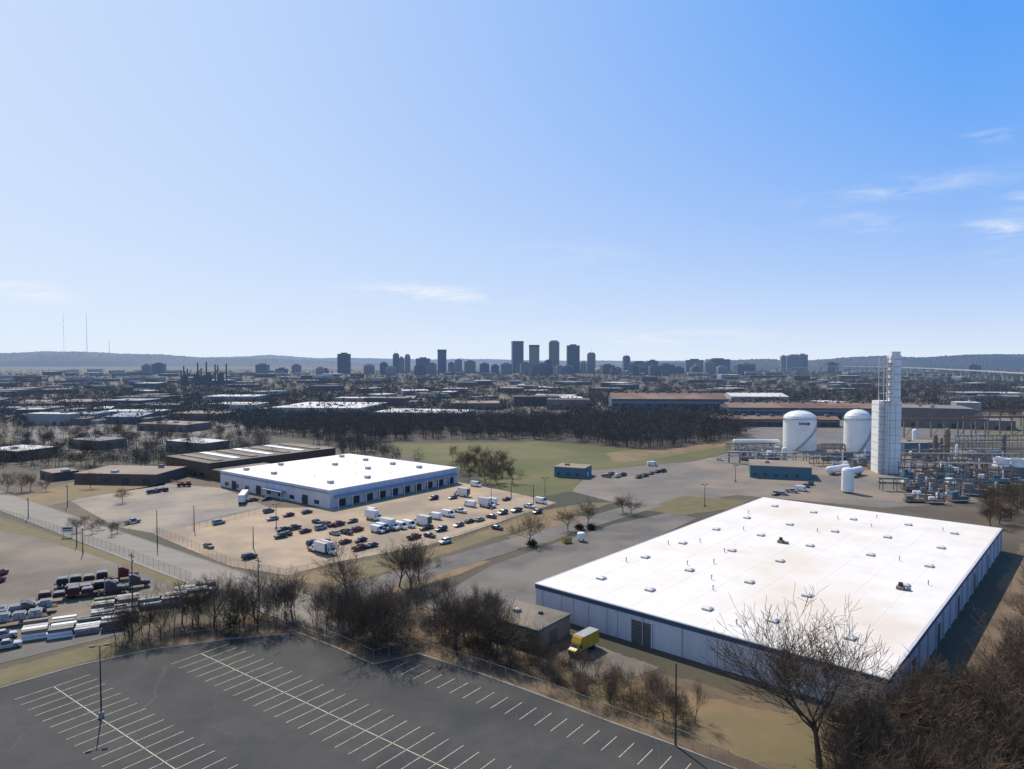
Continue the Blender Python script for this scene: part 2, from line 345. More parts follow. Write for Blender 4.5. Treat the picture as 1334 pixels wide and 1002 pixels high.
# twig clouds -- one merged object each
def cloud(name,pos,hts,k,mat,L=1.6,w=.09,rad=.36,zc=.62,zr=.4):
    N=len(pos); pos=np.array(pos,float); hts=np.array(hts,float)
    idx=np.repeat(np.arange(N),k); n=len(idx); h=hts[idx]
    d=rng.normal(size=(n,3)); d/=np.linalg.norm(d,axis=1)[:,None]; r=rng.random(n)**(1/2.4)
    ph=rng.random((N,2))*6.28
    lob=1+.28*np.sin(3*np.arctan2(d[:,1],d[:,0])+ph[idx,0])+.2*np.sin(5*d[:,2]+ph[idx,1])
    off=d*r[:,None]*lob[:,None]*np.stack([h*rad,h*rad,h*zr],1)
    c=np.stack([pos[idx,0],pos[idx,1],h*zc],1)+off
    c[:,2]=np.maximum(c[:,2],.1)
    dr=d*np.array([1,1,.4])+np.array([0,0,.7])+rng.normal(size=(n,3))*.45; dr/=np.linalg.norm(dr,axis=1)[:,None]
    s=rng.normal(size=(n,3)); s-=dr*(s*dr).sum(1)[:,None]; s/=np.linalg.norm(s,axis=1)[:,None]
    ll=(L*rng.uniform(.5,1.3,n))[:,None]; ww=w*rng.uniform(.6,1.4,n)[:,None]
    v=np.stack([c-s*ww,c+s*ww,c+dr*ll],1).reshape(-1,3)
    tp=np.column_stack([pos,np.zeros(N)]); tw=.022*hts
    a=rng.random(N)*3.14; sx=np.stack([np.cos(a)*tw,np.sin(a)*tw,0*a],1)
    top=tp+np.stack([0*hts,0*hts,hts*.8],1)
    v2=np.stack([tp-sx,tp+sx,top],1).reshape(-1,3)
    sy=np.stack([-sx[:,1],sx[:,0],sx[:,2]],1); v3=np.stack([tp-sy,tp+sy,top],1).reshape(-1,3)
    v=np.concatenate([v,v2,v3]); nf=len(v)//3
    me=bpy.data.meshes.new(name); me.vertices.add(len(v)); me.vertices.foreach_set('co',v.ravel())
    me.loops.add(nf*3); me.loops.foreach_set('vertex_index',np.arange(nf*3))
    me.polygons.add(nf); me.polygons.foreach_set('loop_start',np.arange(nf)*3)
    me.materials.append(mat); me.update(calc_edges=True); me.validate()
    return place(me,name,(0,0,0))
def inpoly(x,y,poly):
    c=False
    for i in range(len(poly)):
        a=poly[i];b=poly[i-1]
        if (a[1]>y)!=(b[1]>y) and x<(b[0]-a[0])*(y-a[1])/(b[1]-a[1])+a[0]: c=not c
    return c
def scatter(polypx,n):
    w=[P(*p) for p in polypx]; xs=[p[0] for p in w]; ys=[p[1] for p in w]; o=[]
    while len(o)<n:
        x=random.uniform(min(xs),max(xs)); y=random.uniform(min(ys),max(ys))
        if inpoly(x,y,w): o.append((x,y))
    return o
g=scatter([(300,560),(400,572),(470,577),(560,572),(700,573),(850,586),(950,574),(985,560),(930,552),(700,549),(400,549)],1700)
cloud('bare_grove',g,[random.uniform(7,13) for _ in g],140,m_grove,L=2.2,w=.12)
g=scatter([(400,576),(470,580),(560,615),(500,600),(440,592)],60)
cloud('bare_grove',g,[random.uniform(7,11) for _ in g],260,m_grove,L=1.6,w=.07)
g=along(BL,240,(0,10)); cloud('undergrowth',g,[random.uniform(1.0,3.2) for _ in g],130,m_brush,L=.9,w=.02,rad=.6,zc=.4,zr=.5)
g=scatter([(400,800),(620,800),(740,850),(900,905),(900,960),(800,925),(620,862),(545,842),(487,852),(430,830)],180); cloud('undergrowth',g,[random.uniform(1,2.8) for _ in g],130,m_brush,L=.8,w=.02,rad=.7,zc=.4,zr=.5)
g=[P(random.uniform(1080,1480),random.uniform(900,1120)) for _ in range(170)]
cloud('undergrowth',g,[random.uniform(2,5) for _ in g],230,m_brush,L=1.1,w=.02,rad=.5,zc=.45,zr=.5)
for px,py,h in [(300,828,6.5),(693,712,2.2),(755,690,2),(770,690,2),(615,800,4.5),(640,796,4)]:
    x,y=P(px,py)
    ob=cloud('evergreen_shrub',[(0,0)],[h],1500,m_ever,L=.4,w=.08,rad=.34 if h>4 else .75,zc=.45,zr=.5); ob.location=(x,y,0)
# ------------------------------------------------------------ main warehouse
W0=P(698,760,7.0); HWH=7.0; WX,WY=75.5,138; WA=math.radians(-41.2)
mb=MB()
mb.box(0,WX,0,WY,0,HWH-1.1,m_wallw)
mb.box(-.12,WX+.12,-.12,WY+.12,HWH-1.1,HWH-.15,m_band)
mb.box(-.25,WX+.25,-.25,WY+.25,HWH-.15,HWH+.05,m_wallw)
mb.add([(0.3,.3,HWH+.055),(WX-.3,.3,HWH+.055),(WX-.3,WY-.3,HWH+.055),(.3,WY-.3,HWH+.055)],[(0,1,2,3)],m_roofw)
for i in range(1,int(WX/7.6)+1): mb.box(i*7.6-.04,i*7.6+.04,-.03,0.0,0,HWH-1.1,m_doorg)
for i in range(0,int(WY/7.6)+1): mb.box(WX,WX+.35,i*7.6+.1,i*7.6+.6,0,HWH-1.1,m_wallw)
for i in range(2,17,3): mb.box(WX,WX+.06,i*7.6+2,i*7.6+5.5,0.2,4.2,m_doorg)
for i in range(0,9): mb.tube((i*9+2,-.2,0),(i*9+2,-.2,HWH-1),.08,.08,6,m_wallw)
mb.box(26.3,31,-.12,-.001,0,5.0,m_doorg)
mb.box(26,26.3,-.2,-.001,0,5.2,m_wallw); mb.box(31,31.3,-.2,-.001,0,5.2,m_wallw); mb.box(26.3,31,-.2,-.001,5.0,5.2,m_wallw)
for k in range(6): mb.box(26.4,30.9,-.15,-.12,.7*k+.3,.7*k+.36,m_dark)
for i in range(5):
    for j in range(6):
        cx=9+i*14.4+random.uniform(-1,1); cy=12+j*22+random.uniform(-2,2)
        if random.random()<.12: continue
        mb.cbox(cx,cy,1.9,1.9,HWH+.05,HWH+.45,m_metal); mb.frus((cx-.9,cx+.9,cy-.9,cy+.9,HWH+.45),(cx-.5,cx+.5,cy-.5,cy+.5,HWH+.7),m_box)
for i in range(20):
    cx=random.uniform(5,WX-5); cy=random.uniform(6,WY-6)
    mb.tube((cx,cy,HWH),(cx,cy,HWH+1.0),.12,.12,6,m_metal,True)
    mb.tube((cx,cy,HWH+1.0),(cx,cy,HWH+1.2),.25,.1,6,m_metal,True)
for k in range(1,9):
    mb.box(k*WX/9-.04,k*WX/9+.04,1,WY-1,HWH+.055,HWH+.075,m_roofw2)
for cx,cy in [(30,75),(66,52)]:
    mb.cbox(cx,cy,1.6,1.6,HWH+.05,HWH+.8,m_tan); mb.tube((cx,cy,HWH+.8),(cx,cy,HWH+1.6),.5,.5,10,m_dark,True); mb.cbox(cx+1.6,cy,.9,1.2,HWH+.05,HWH+.6,m_doorg)
mb.obj('warehouse',(W0[0],W0[1],0),WA)
s0=P(628,800,4.5); mb=MB()
mb.box(0,15,0,12,0,4.1,m_tan); mb.box(-.15,15.15,-.15,12.15,4.1,4.5,m_doorg)
mb.box(.3,14.7,.3,11.7,4.5,4.52,m_gravelroof)
mb.box(3,4.1,-.06,0,0,2.1,m_dark); mb.box(8,10.4,-.06,0,1,2.2,m_glass); mb.box(15,15.06,4,7,0,3,m_doorg)
mb.cbox(5,6,1.4,1.4,4.52,5.2,m_metal); mb.cbox(10,8,.8,.8,4.52,5.0,m_dark); mb.tube((8,3,4.5),(8,3,5.5),.1,.1,6,m_metal,True)
mb.obj('masonry_shed',(s0[0],s0[1],0),A)
# ------------------------------------------------------------ office warehouse (middle)
b0=P(287,613,7.5); mb=MB(); h=7.5
mb.box(0,82,0,76,0,h-.9,m_wallw); mb.box(-.1,82.1,-.1,76.1,h-.9,h,m_wallw)
mb.box(.4,81.6,.4,75.6,h,h+.02,m_roofw2)
mb.box(-.13,82.13,-.13,-.1,h-1.5,h-1.0,m_canopy)
for k in range(9): mb.box(4+k*8.5,7.2+k*8.5,-.08,0,1.0,2.6,m_glass)
for k in (10,30,64): mb.box(k,k+3.6,-.12,-.0,0,3.8,m_dark)
mb.box(38,52,-2.5,0,3.3,3.7,m_canopy)
for k in range(38,53,7): mb.box(k,k+.3,-2.4,-2.1,0,3.3,m_wallw)
mb.box(82,84.2,2,74,4.3,5.0,m_canopy)
for k in range(10):
    mb.box(82,82.1,4+k*7.2,8+k*7.2,.2,3.2,m_dark); mb.box(83.9,84.2,2.6+k*7.2,2.9+k*7.2,0,4.3,m_box)
for i in range(4):
    for j in range(4):
        cx=10+i*20+random.uniform(-2,2);cy=9+j*18+random.uniform(-2,2)
        if random.random()<.6: mb.cbox(cx,cy,2.2,2.0,h+.02,h+1.2,m_metal)
for k in range(8): x_=6+k*9; y_=20+random.uniform(-12,40); mb.tube((x_,y_,h),(x_,y_,h+.8),.15,.15,6,m_metal,True)
mb.obj('office_warehouse',(b0[0],b0[1],0),A)
b0=P(216,594,8); mb=MB(); h=8
mb.box(0,44,0,78,0,h-.4,m_brick); mb.box(-.1,44.1,-.1,78.1,h-.4,h,m_dark)
mb.box(.4,43.6,.4,77.6,h,h+.02,m_gravelroof)
for j in range(7): mb.box(4,40,6+j*10,10+j*10,h+.02,h+.5,m_roofw2 if j%2 else m_tan)
for k in range(5): mb.box(3+k*8.3,6+k*8.3,-.06,0,1,2.6,m_glass)
mb.box(44,70,0,30,0,5,m_brick); mb.box(44.4,69.6,.4,29.6,5,5.2,m_gravelroof)
mb.obj('brick_warehouse',(b0[0],b0[1],0),A)
# ------------------------------------------------------------ generic buildings
def bld(name,px,py,w,d,h,ang=0,wall=None,roof=None,gab=False):
    wall=wall or random.choice(HW); roof=roof or random.choice(HR)
    x,y=P(px,py); mb=MB()
    if gab:
        mb.gable(-w/2,w/2,0,d,0,h*.74,h,wall,roof)
        for k in range(int(w/12)): mb.cbox(-w/2+6+k*12,d/2,3,2.5,h+.1,h+1.6,HR[1])
        mb.box(-w/2,w/2,-.2,-.05,h*.5,h*.6,HR[3])
    else:
        mb.box(-w/2,w/2,0,d,0,h-.3,wall); mb.box(-w/2-.15,w/2+.15,-.15,d+.15,h-.3,h,wall)
        mb.box(-w/2+.3,w/2-.3,.3,d-.3,h,h+.05,roof)
        for k in range(int(w*d/900)+1):
            cx=random.uniform(-w*.4,w*.4);cy=random.uniform(d*.15,d*.85);s=random.uniform(1.5,3.5)
            mb.cbox(cx,cy,s,s,h+.05,h+random.uniform(1,2),random.choice([HW[3],HW[1],m_steel]))
    n=max(2,int(w/9))
    for k in range(n):
        cx=-w/2+(k+.5)*w/n
        if random.random()<.6: mb.box(cx-1.6,cx+1.6,-.25,-.16,0.1,min(3.6,h*.6),m_fardark)
        else: mb.box(cx-2.2,cx+2.2,-.25,-.16,h*.35,h*.48,m_fardark)
    return mb.obj(name,(x,y,0),ang)
bld('industrial_building',150,631,42,26,5,A*.15,HW[2],HR[3])
bld('industrial_building',60,625,16,12,4,A,HW[2],HR[3])
bld('industrial_building',410,541,100,100,8,-.12,HW[3],HR[0])
bld('industrial_building',540,547,92,55,7,-.25,HW[3],HR[0])
bld('factory_shed',872,538,128,60,21,-.08,HW[4],m_rust,True)
bld('factory_shed',1050,546,150,50,15,-.1,HW[4],m_rust,True)
bld('factory_shed',1010,556,110,20,9,-.1,HW[2],m_rust,True)
bld('factory_shed',990,526,75,70,13,-.1,HW[3],HR[0],True)
bld('industrial_building',1216,557,62,50,17,-.35,HW[0],HR[1])
bld('industrial_building',1262,545,22,20,16,-.3,HW[1],HR[0])
bld('industrial_building',75,549,70,30,7,.05,HW[3],HR[4])
bld('industrial_building',168,545,60,30,7,0,HW[3],HR[0])
bld('industrial_building',30,540,60,30,7,0,HW[1],HR[1])
bld('industrial_building',255,548,50,35,7,-.1,HW[0],HR[3])
bld('industrial_building',210,562,50,30,6,-.3,HW[0],HR[3])
bld('industrial_building',110,585,30,20,6,-.4,HW[0],HR[1])
bld('industrial_building',240,590,36,20,7,-.5,HW[0],HR[0])
bld('industrial_building',700,529,60,40,12,.1,HW[2],HR[2])
bld('industrial_building',740,534,50,40,12,-.1,HW[0],HR[2])
bld('industrial_building',620,534,55,50,8,0,HW[0],HR[3])
bld('industrial_building',1310,520,60,40,9,-.1,HW[3],HR[0])
bld('industrial_building',1290,560,36,30,8,-.4,HW[0],HR[1])
bld('industrial_building',0,600,30,25,6,-.3,HW[2],HR[0])
bld('industrial_building',300,525,70,50,9,0,HW[1],HR[0])
bld('industrial_building',180,525,70,50,8,0,HW[2],HR[2])
def teal(px,py,w,d,h,ang):
    x,y=P(px,py); mb=MB(); mb.box(0,w,0,d,0,h,m_teal); mb.box(-.2,w+.2,-.2,d+.2,h,h+.3,HR[3])
    for k in range(int(w/5)): mb.box(1.5+k*5,3+k*5,-.06,0,1.2,2.3,m_fardark)
    mb.box(w,w+.06,d*.4,d*.4+2,0,2.4,m_box); mb.cbox(w*.3,d*.5,2,2,h+.3,h+1.2,m_steel)
    mb.obj('teal_building',(x,y,0),ang)
teal(722,621,16,13,5,A*.6); teal(977,622,29,22,6,A*.45); teal(1178,592,26,18,7,0); teal(1085,600,12,8,4,0)
far=MB(); rr=random.Random(3)
cl=[(rr.uniform(-150,1480),640*(5.0**rr.random())) for _ in range(150)]
def dens(px,d): return min(1,sum(math.exp(-((px-a)/70)**2-((math.log(d)-math.log(b))/.09)**2) for a,b in cl))
for i in range(1000):
    d=640*(5.2**rr.random()); px=rr.uniform(-150,1480); X=(px-667)/F*d
    if 320<px<990 and d<820: continue
    if px>950 and d<760: continue
    if rr.random()<dens(px,d)*.85: continue
    w=rr.uniform(12,60)*(1 if d<1500 else 1.2); dd=rr.uniform(12,50); h=rr.choice([4,5,6,7,8,9,10]) if d<1800 else rr.choice([5,6,7,9,12,14])
    wall=rr.choice(HW[:3]+HW); roof=rr.choice([HR[0],HR[0],HR[0],HR[1],HR[1],HR[2],HR[2],HR[3],HR[3],HR[4],HR[5]])
    ang=rr.choice([A,-.15,0,.2])
    if d<1300:
        mb=MB()
        if rr.random()<.35: mb.gable(-w/2,w/2,0,dd,0,h*.75,h,wall,roof)
        else:
            mb.box(-w/2,w/2,0,dd,0,h,wall); mb.box(-w/2-.2,w/2+.2,-.2,dd+.2,h,h+.3,roof)
            for q in range(rr.randint(1,4)):
                cx=rr.uniform(-w*.4,w*.4); cy=rr.uniform(2,dd-2); mb.cbox(cx,cy,2.2,2.2,h+.3,h+1.6,HW[1])
        if rr.random()<.4: mb.box(w/2,w/2+rr.uniform(6,15),2,dd*.7,0,h*.6,rr.choice(HW))
        for q in range(int(w/8)):
            if rr.random()<.6: mb.box(-w/2+2+q*8,-w/2+5.5+q*8,-.1,0,0.1,3,m_fardark)
        mb.obj('industrial_building',(X,d,0),ang)
    else:
        c,s=math.cos(ang),math.sin(ang)
        def tr(x,yy,z): return (X+x*c-yy*s,d+x*s+yy*c,z)
        vs=[tr(-w/2,0,0),tr(w/2,0,0),tr(w/2,dd,0),tr(-w/2,dd,0),tr(-w/2,0,h),tr(w/2,0,h),tr(w/2,dd,h),tr(-w/2,dd,h)]
        far.add(vs,[(0,1,5,4),(1,2,6,5),(2,3,7,6),(3,0,4,7)],wall); far.add(vs[4:],[(0,1,2,3)],roof)
        for q in range(2):
            z0=1.5+q*3.4
            if z0+1.5<h: far.add([tr(-w*.45,-.3,z0),tr(w*.45,-.3,z0),tr(w*.45,-.3,z0+1.4),tr(-w*.45,-.3,z0+1.4)],[(0,1,2,3)],m_fardark)
far.obj('distant_city_buildings')
pos=[];hs=[]
while len(pos)<12000:
    if rr.random()<.7: cpx,cd=rr.choice(cl); px=cpx+rr.gauss(0,60); d=cd*(1+rr.gauss(0,.07))
    else: px=rr.uniform(-150,1480); d=640*(5.8**rr.random())
    if d<620 or (320<px<990 and d<600) or (px>960 and d<740) : continue
    pos.append(((px-667)/F*d,d)); hs.append(rr.uniform(6,12) if d<1500 else rr.uniform(7,12))
cloud('distant_trees',pos,hs,32,m_grove,L=3.2,w=.5,rad=.48,zc=.5,zr=.45)
g=[]
for _ in range(440):
    px=rr.uniform(-80,360); y=rr.uniform(553,612)
    g.append(P(px,y))
cloud('bare_grove',g,[rr.uniform(5,10) for _ in g],190,m_grove,L=1.8,w=.08)
# ------------------------------------------------------------ downtown
def tower(px,wpx,topy,d,mat,style=0,band=None):
    w=wpx*d/F; h=H-(topy-468)*d/F; X=(px-667)/F*d; mb=MB(); band=band or m_tw[3]
    dp=w*.9; n=int(h/4)
    mb.box(-w/2,w/2,0,dp,0,h,mat)
    for k in range(1,n): mb.box(-w/2-.35,w/2+.35,-.35,dp+.35,k*4-.7,k*4+.5,band)
    nc=max(3,int(w/7))
    for k in range(nc+1):
        cx=-w/2+k*w/nc; mb.box(cx-.5,cx+.5,-.7,-.36,0,h,band)
    if style==0: mb.cbox(0,dp/2,w*.5,dp*.5,h,h+5,mat)
    if style==1: mb.frus((-w/2,w/2,0,dp,h),(-w*.28,w*.28,dp*.25,dp*.75,h+9),mat)
    if style==2: mb.box(-w*.38,w*.38,dp*.1,dp*.9,h,h+6,band); mb.tube((0,dp/2,h+6),(0,dp/2,h+22),.6,.3,5,mat)
    if style==3: mb.box(-w/2-1,w/2+1,-1,dp+1,h-7,h+2,band)
    mb.obj('office_tower',(X,d,0),random.choice([0,.15,-.2]))
tl=[(448,16,461,2900,0,0),(516,8,462,3100,3,2),(523,7,466,3000,2,0),(531,7,464,3200,2,1),(549,15,467,3000,3,0),(576,11,456,3100,3,3),(597,9,469,3000,2,0),(612,14,471,3000,4,0),(631,12,474,2900,3,0),(588,8,473,2800,4,0),
(675,14,445,3100,3,3),(696,13,450,3000,2,3),(722,13,446,3200,4,1),(714,9,470,2900,1,0),(747,16,450,3100,1,0),(770,10,461,3100,4,2),(760,8,472,3000,2,0),(817,8,465,3300,3,2),(835,20,472,3000,4,0),(850,14,470,3100,3,0),(705,14,474,2800,3,0),(685,12,473,2800,4,0),(660,14,474,2800,2,0),(645,10,476,2700,3,0),(905,22,469,3200,4,0),(938,26,468,3300,3,0),(925,12,472,3000,2,0),(1021,6,464,3400,2,0),(1036,20,463,3400,2,0),(1047,10,462,3450,2,0),(500,10,473,2900,3,0),(562,9,474,2900,4,0),(480,12,476,2800,2,0),(205,14,474,2800,3,0),(190,10,476,2600,2,0),(340,14,475,3000,3,0),(385,10,476,3000,4,0),(870,18,475,2900,3,0),(975,20,474,3000,2,0),(1085,14,473,3000,4,0),(1270,14,476,2900,3,0)]
for t in tl: tower(t[0],t[1],t[2],t[3],m_tw[t[4]],t[5],m_tw[(t[4]+3)%5] if t[4]>1 else m_tw[0])
for i in range(42):
    px=rr.gauss(700,180); tower(px,rr.uniform(6,16),rr.uniform(475,481),rr.uniform(2500,3300),m_tw[rr.choice([0,2,3,3,4])],0)
mb=MB(); mb.lathe(0,0,[(55,0),(55,14),(50,20),(38,27),(20,31),(0.1,33)],24,HR[1]); mb.obj('arena',((790-667)/F*3000,3000,0),smooth=True)
# ------------------------------------------------------------ hills
def ridge(name,prof,d,dep,amp):
    prof=sorted(prof); xs=[p[0] for p in prof]; ys=[p[1] for p in prof]
    n=700; px=np.linspace(xs[0],xs[-1],n); ty=np.interp(px,xs,ys)
    top=H-(ty-468)*d/F; X=(px-667)/F*d
    ns=np.zeros(n)
    for o in range(1,8):
        ns+=np.interp(np.linspace(0,4*2**o,n),np.arange(4*2**o+1),rng.normal(size=4*2**o+1))/1.7**o
    rows=13; vs=[];fs=[]
    for j in range(rows):
        t=j/(rows-1); pr=math.sin(math.pi*t)**.8
        for i in range(n):
            zz=max(-2,(top[i]+ns[i]*amp)*pr+(rng.normal()*amp*.25*pr))
            vs.append((X[i]*(1+(t-.5)*dep/d),d+(t-.5)*dep,zz-1))
    for j in range(rows-1):
        for i in range(n-1): fs.append((j*n+i,j*n+i+1,(j+1)*n+i+1,(j+1)*n+i))
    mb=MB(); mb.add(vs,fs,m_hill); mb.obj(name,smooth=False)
ridge('hills',[(-500,455),(-100,459),(0,459),(60,457),(110,458),(160,461),(210,462),(270,466),(330,467),(370,469),(430,472),(520,475)],6500,1600,9)
ridge('hills',[(200,467),(300,465),(350,463),(380,465),(420,467),(450,466),(500,467),(560,469),(640,469),(700,470),(900,470),(1000,469)],11000,2500,11)
ridge('hills',[(830,474),(900,471),(950,468),(1000,466),(1040,469),(1100,466),(1150,464),(1200,465),(1260,461),(1334,461),(1500,457),(1900,453)],4600,1300,6)
for px,ty,d in [(84,409,6500),(114,408,6300),(143,444,6400)]:
    h=H-(ty-468)*d/F; X=(px-667)/F*d; mb=MB()
    mb.tube((0,0,80),(0,0,h),2.2 if px!=84 else 1.0,.8,4,m_steel)
    for k in range(6): mb.cbox(0,0,4,4,100+k*(h-100)/6,103+k*(h-100)/6,m_steel)
    mb.obj('radio_mast',(X,d,0))
mb=MB()
for k,(x,hh) in enumerate([(0,34),(6,44),(14,38),(30,26),(38,52),(46,40),(58,54),(62,28),(78,48),(84,46),(96,30),(104,50)]):
    mb.tube((x,0,0),(x,0,hh),2.2,1.6,8,m_tw[0],True)
    if k%3==0: mb.lathe(x+4,8,[(6,0),(6,18),(3,26),(3,30),(.1,31)],10,m_tw[4])
for k in range(5): mb.tube((k*20,3,8),(k*20+22,3,30+4*(k%2)),1.2,1.2,4,m_tw[0]); mb.box(k*20,k*20+14,6,16,0,10+k%3*5,m_tw[4])
mb.obj('furnace_works',((236-667)/F*1650,1650,0),.05)
mb=MB(); pth=[(985,3000,16),(1040,2900,24),(1100,2800,30),(1160,2550,30),(1220,2250,28),(1280,1950,26),(1340,1700,24),(1450,1400,20)]
q=[((a-667)/F*b,b,c) for a,b,c in pth]
for a,b in zip(q,q[1:]):
    A_=Vector(a);B_=Vector(b); d_=(B_-A_); nn=Vector((-d_.y,d_.x,0)).normalized()*9
    vs=[tuple(A_-nn),tuple(B_-nn),tuple(B_+nn),tuple(A_+nn)]; up=[(x,y,z+2.6) for x,y,z in vs]
    mb.add(vs+up,[(3,2,1,0),(4,5,6,7),(0,1,5,4),(1,2,6,5),(2,3,7,6),(3,0,4,7)],m_hwy)
    n=int(d_.length/45)
    for k in range(n):
        c=A_.lerp(B_,(k+.5)/n); mb.cbox(c.x,c.y,6,2.5,0,c.z+.1,m_hwy)
mb.obj('elevated_highway')
# ------------------------------------------------------------ gas plant
def tank(px,py,wpx,topy,logo=False):
    x,y=P(px,py); s=y/F; r=wpx*s/2; h=(py-topy)*s; mb=MB(); y2=y+r
    prof=[(r,0),(r,h*.80)]+[(r*math.cos(t),h*.80+h*.2*math.sin(t)) for t in (.35,.7,1.0,1.3)]+[(.05,h)]
    mb.lathe(0,0,prof,40,m_tank)
    for z in (h*.2,h*.4,h*.6): mb.lathe(0,0,[(r+.01,z),(r+.06,z+.03),(r+.06,z+.12),(r+.01,z+.15)],40,m_tank)
    mb.lathe(0,0,[(r+.9,h*.80),(r+.95,h*.80+.1),(r+.02,h*.80+.1)],40,m_steel)
    for k in range(30):
        t=k*2*math.pi/30; mb.tube(((r+.9)*math.cos(t),(r+.9)*math.sin(t),h*.8),((r+.9)*math.cos(t),(r+.9)*math.sin(t),h*.8+1.1),.05,.05,3,m_steel)
    mb.tube((0,0,h-.3),(0,0,h+1.2),.6,.6,8,m_steel,True)
    for k in range(28):
        t=-2.2+k*.07; mb.cbox((r+.6)*math.cos(t),(r+.6)*math.sin(t),1.3,1.3,k*h*.8/28,k*h*.8/28+.25,m_steel)
    if logo:
        for k in range(9):
            t=-math.pi/2-.42+k*.075; w=.022 if k<7 else .04
            mb.add([((r+.2)*math.cos(t-w),(r+.2)*math.sin(t-w),h*.66),((r+.2)*math.cos(t+w),(r+.2)*math.sin(t+w),h*.66),((r+.2)*math.cos(t+w),(r+.2)*math.sin(t+w),h*.72),((r+.2)*math.cos(t-w),(r+.2)*math.sin(t-w),h*.72)],[(0,1,2,3)],m_logo)
    mb.obj('storage_tank',(x,y2,0))
tank(1050,588,42,536,True); tank(1125,597,34,534)
x,y=P(1158,617); s=y/F; mb=MB()
w=28*s; mb.box(-w/2,w/2,0,w*.85,0,38,m_tank)
for k in range(1,10): mb.box(-w/2-.06,w/2+.06,-.06,w*.85+.06,k*4-.06,k*4+.06,m_steel)
for k in range(1,4): mb.box(-w/2+k*w/4-.05,-w/2+k*w/4+.05,-.09,-.061,0,38,m_steel)
w2=13*s; mb.box(w/2-w2,w/2-.1,1,1+w2,38,62,m_tank)
for k in range(6): mb.box(w/2-w2-.1,w/2,.9,1+w2+.1,40+k*4-.1,40+k*4+.1,m_steel)
for k in range(15):
    z=2+k*4; x0=-w/2-.5 if z<38 else -w/2+1.5; x1=-w/2+3.2 if z<38 else w/2-w2
    mb.box(x0,x1,-2.2,-.13,z,z+.18,m_metal)
    mb.tube((x0,-2.2,z+1.1),(x1,-2.2,z+1.1),.06,.06,4,m_metal)
    mb.tube((x0,-2.1,z),(x1,-2.1,z+4),.12,.12,4,m_metal)
    for q in range(4): mb.tube((x0+(x1-x0)*q/3,-2.2,z),(x0+(x1-x0)*q/3,-2.2,z+1.1),.05,.05,3,m_metal)
    if z>38: mb.box(x0,x1,-.1,5,z,z+.18,m_metal); mb.tube((x1,-2.2,z),(x1,-2.2,z+1.2),.06,.06,3,m_metal); mb.tube((x0,4.8,z),(x1,4.8,z+4),.1,.1,4,m_metal)
for xx in (-w/2+1.5,w/2-w2-.2):
    for yy in (-2,4.8): mb.tube((xx,yy,36),(xx,yy,61),.2,.2,4,m_tank)
for xx in (-w/2-.4,-w/2+3.1): mb.tube((xx,-2.1,0),(xx,-2.1,40),.16,.16,4,m_tank)
mb.tube((-w/2+4.6,-.8,0),(-w/2+4.6,-.8,36),.35,.35,8,m_tank); mb.tube((w/2+.5,3,0),(w/2+.5,3,58),.25,.25,8,m_steel)
mb.box(w/2-w2*.9,w/2-.4,1.4,w2*.9,62,64,m_tank)
mb.obj('cold_box_tower',(x,y,0),-.12)
def htank(px,py,L,r,ang,z=2.6):
    x,y=P(px,py); mb=MB(); m=m_tank
    mb.tube((-L/2,0,z),(L/2,0,z),r,r,20,m)
    for sg in (-1,1):
        mb.tube((sg*L/2,0,z),(sg*(L/2+r*.35),0,z),r,r*.75,20,m); mb.tube((sg*(L/2+r*.35),0,z),(sg*(L/2+r*.55),0,z),r*.75,.05,20,m)
        mb.cbox(sg*L*.32,0,.8,r*1.6,0,z-r*.7,m_steel)
    mb.obj('horizontal_tank',(x,y,0),ang)
htank(1092,617,17,1.9,.6); htank(1113,620,14,1.8,.7); htank(1250,640,12,1.2,.1,2); htank(985,583,30,1.6,0,4); htank(985,588,30,1.2,0,2)
def vtank(px,py,r,h,m=None):
    x,y=P(px,py); mb=MB(); m=m or m_tank
    mb.lathe(0,0,[(r,1),(r,h*.88),(r*.8,h*.96),(.05,h)],18,m)
    for k in range(4): t=k*1.57+.7; mb.tube((r*.8*math.cos(t),r*.8*math.sin(t),0),(r*.8*math.cos(t),r*.8*math.sin(t),1.4),.15,.15,4,m_steel)
    if h>12:
        for z in (h*.5,h*.8): mb.lathe(0,0,[(r,z),(r+1,z),(r+1,z+.15),(r,z+.15)],14,m_steel)
    mb.obj('vertical_tank',(x,y,0))
m_rv=M('rusty_vessel',(.15,.085,.055),(.24,.14,.08),.5,haze=True)
vtank(1104,642,2.6,11.5); vtank(1218,604,1.2,17,m_rv); vtank(1233,602,1.7,20,M('tan_vessel',(.24,.17,.11),haze=True)); vtank(1226,600,.9,14,m_steel); vtank(1307,600,1.0,16,m_steel); vtank(1246,606,.8,12,m_tank); vtank(1150,603,.8,10); vtank(1192,575,2,9); vtank(1022,600,1.6,8)
x,y=P(1322,622); mb=MB(); mb.box(-8,8,0,10,0,5,m_steel); mb.lathe(-4,5,[(4,5),(3.5,7),(4,9)],16,m_tank); mb.lathe(4,5,[(4,5),(3.5,7),(4,9)],16,m_tank); mb.obj('cooling_tower',(x,y,0),-.2)
def rack(px,py,L,hh,ang,mats):
    x,y=P(px,py); mb=MB(); n=int(L/6)
    for k in range(n+1):
        for yy in (0,4): mb.tube((k*6,yy,0),(k*6,yy,hh),.2,.2,4,m_steel)
        for z in (hh*.6,hh): mb.tube((k*6,0,z),(k*6,4,z),.18,.18,4,m_steel)
        if k<n: mb.tube((k*6,0,hh*.6),(k*6+6,0,hh),.09,.09,3,m_steel)
    for z in (hh*.6,hh):
        for i in range(4):
            r=random.uniform(.1,.28); mb.tube((-1,.6+i*.95,z+.3+r),(L+1,.6+i*.95,z+.3+r),r,r,6,random.choice(mats))
    mb.obj('pipe_rack',(x,y,0),ang)
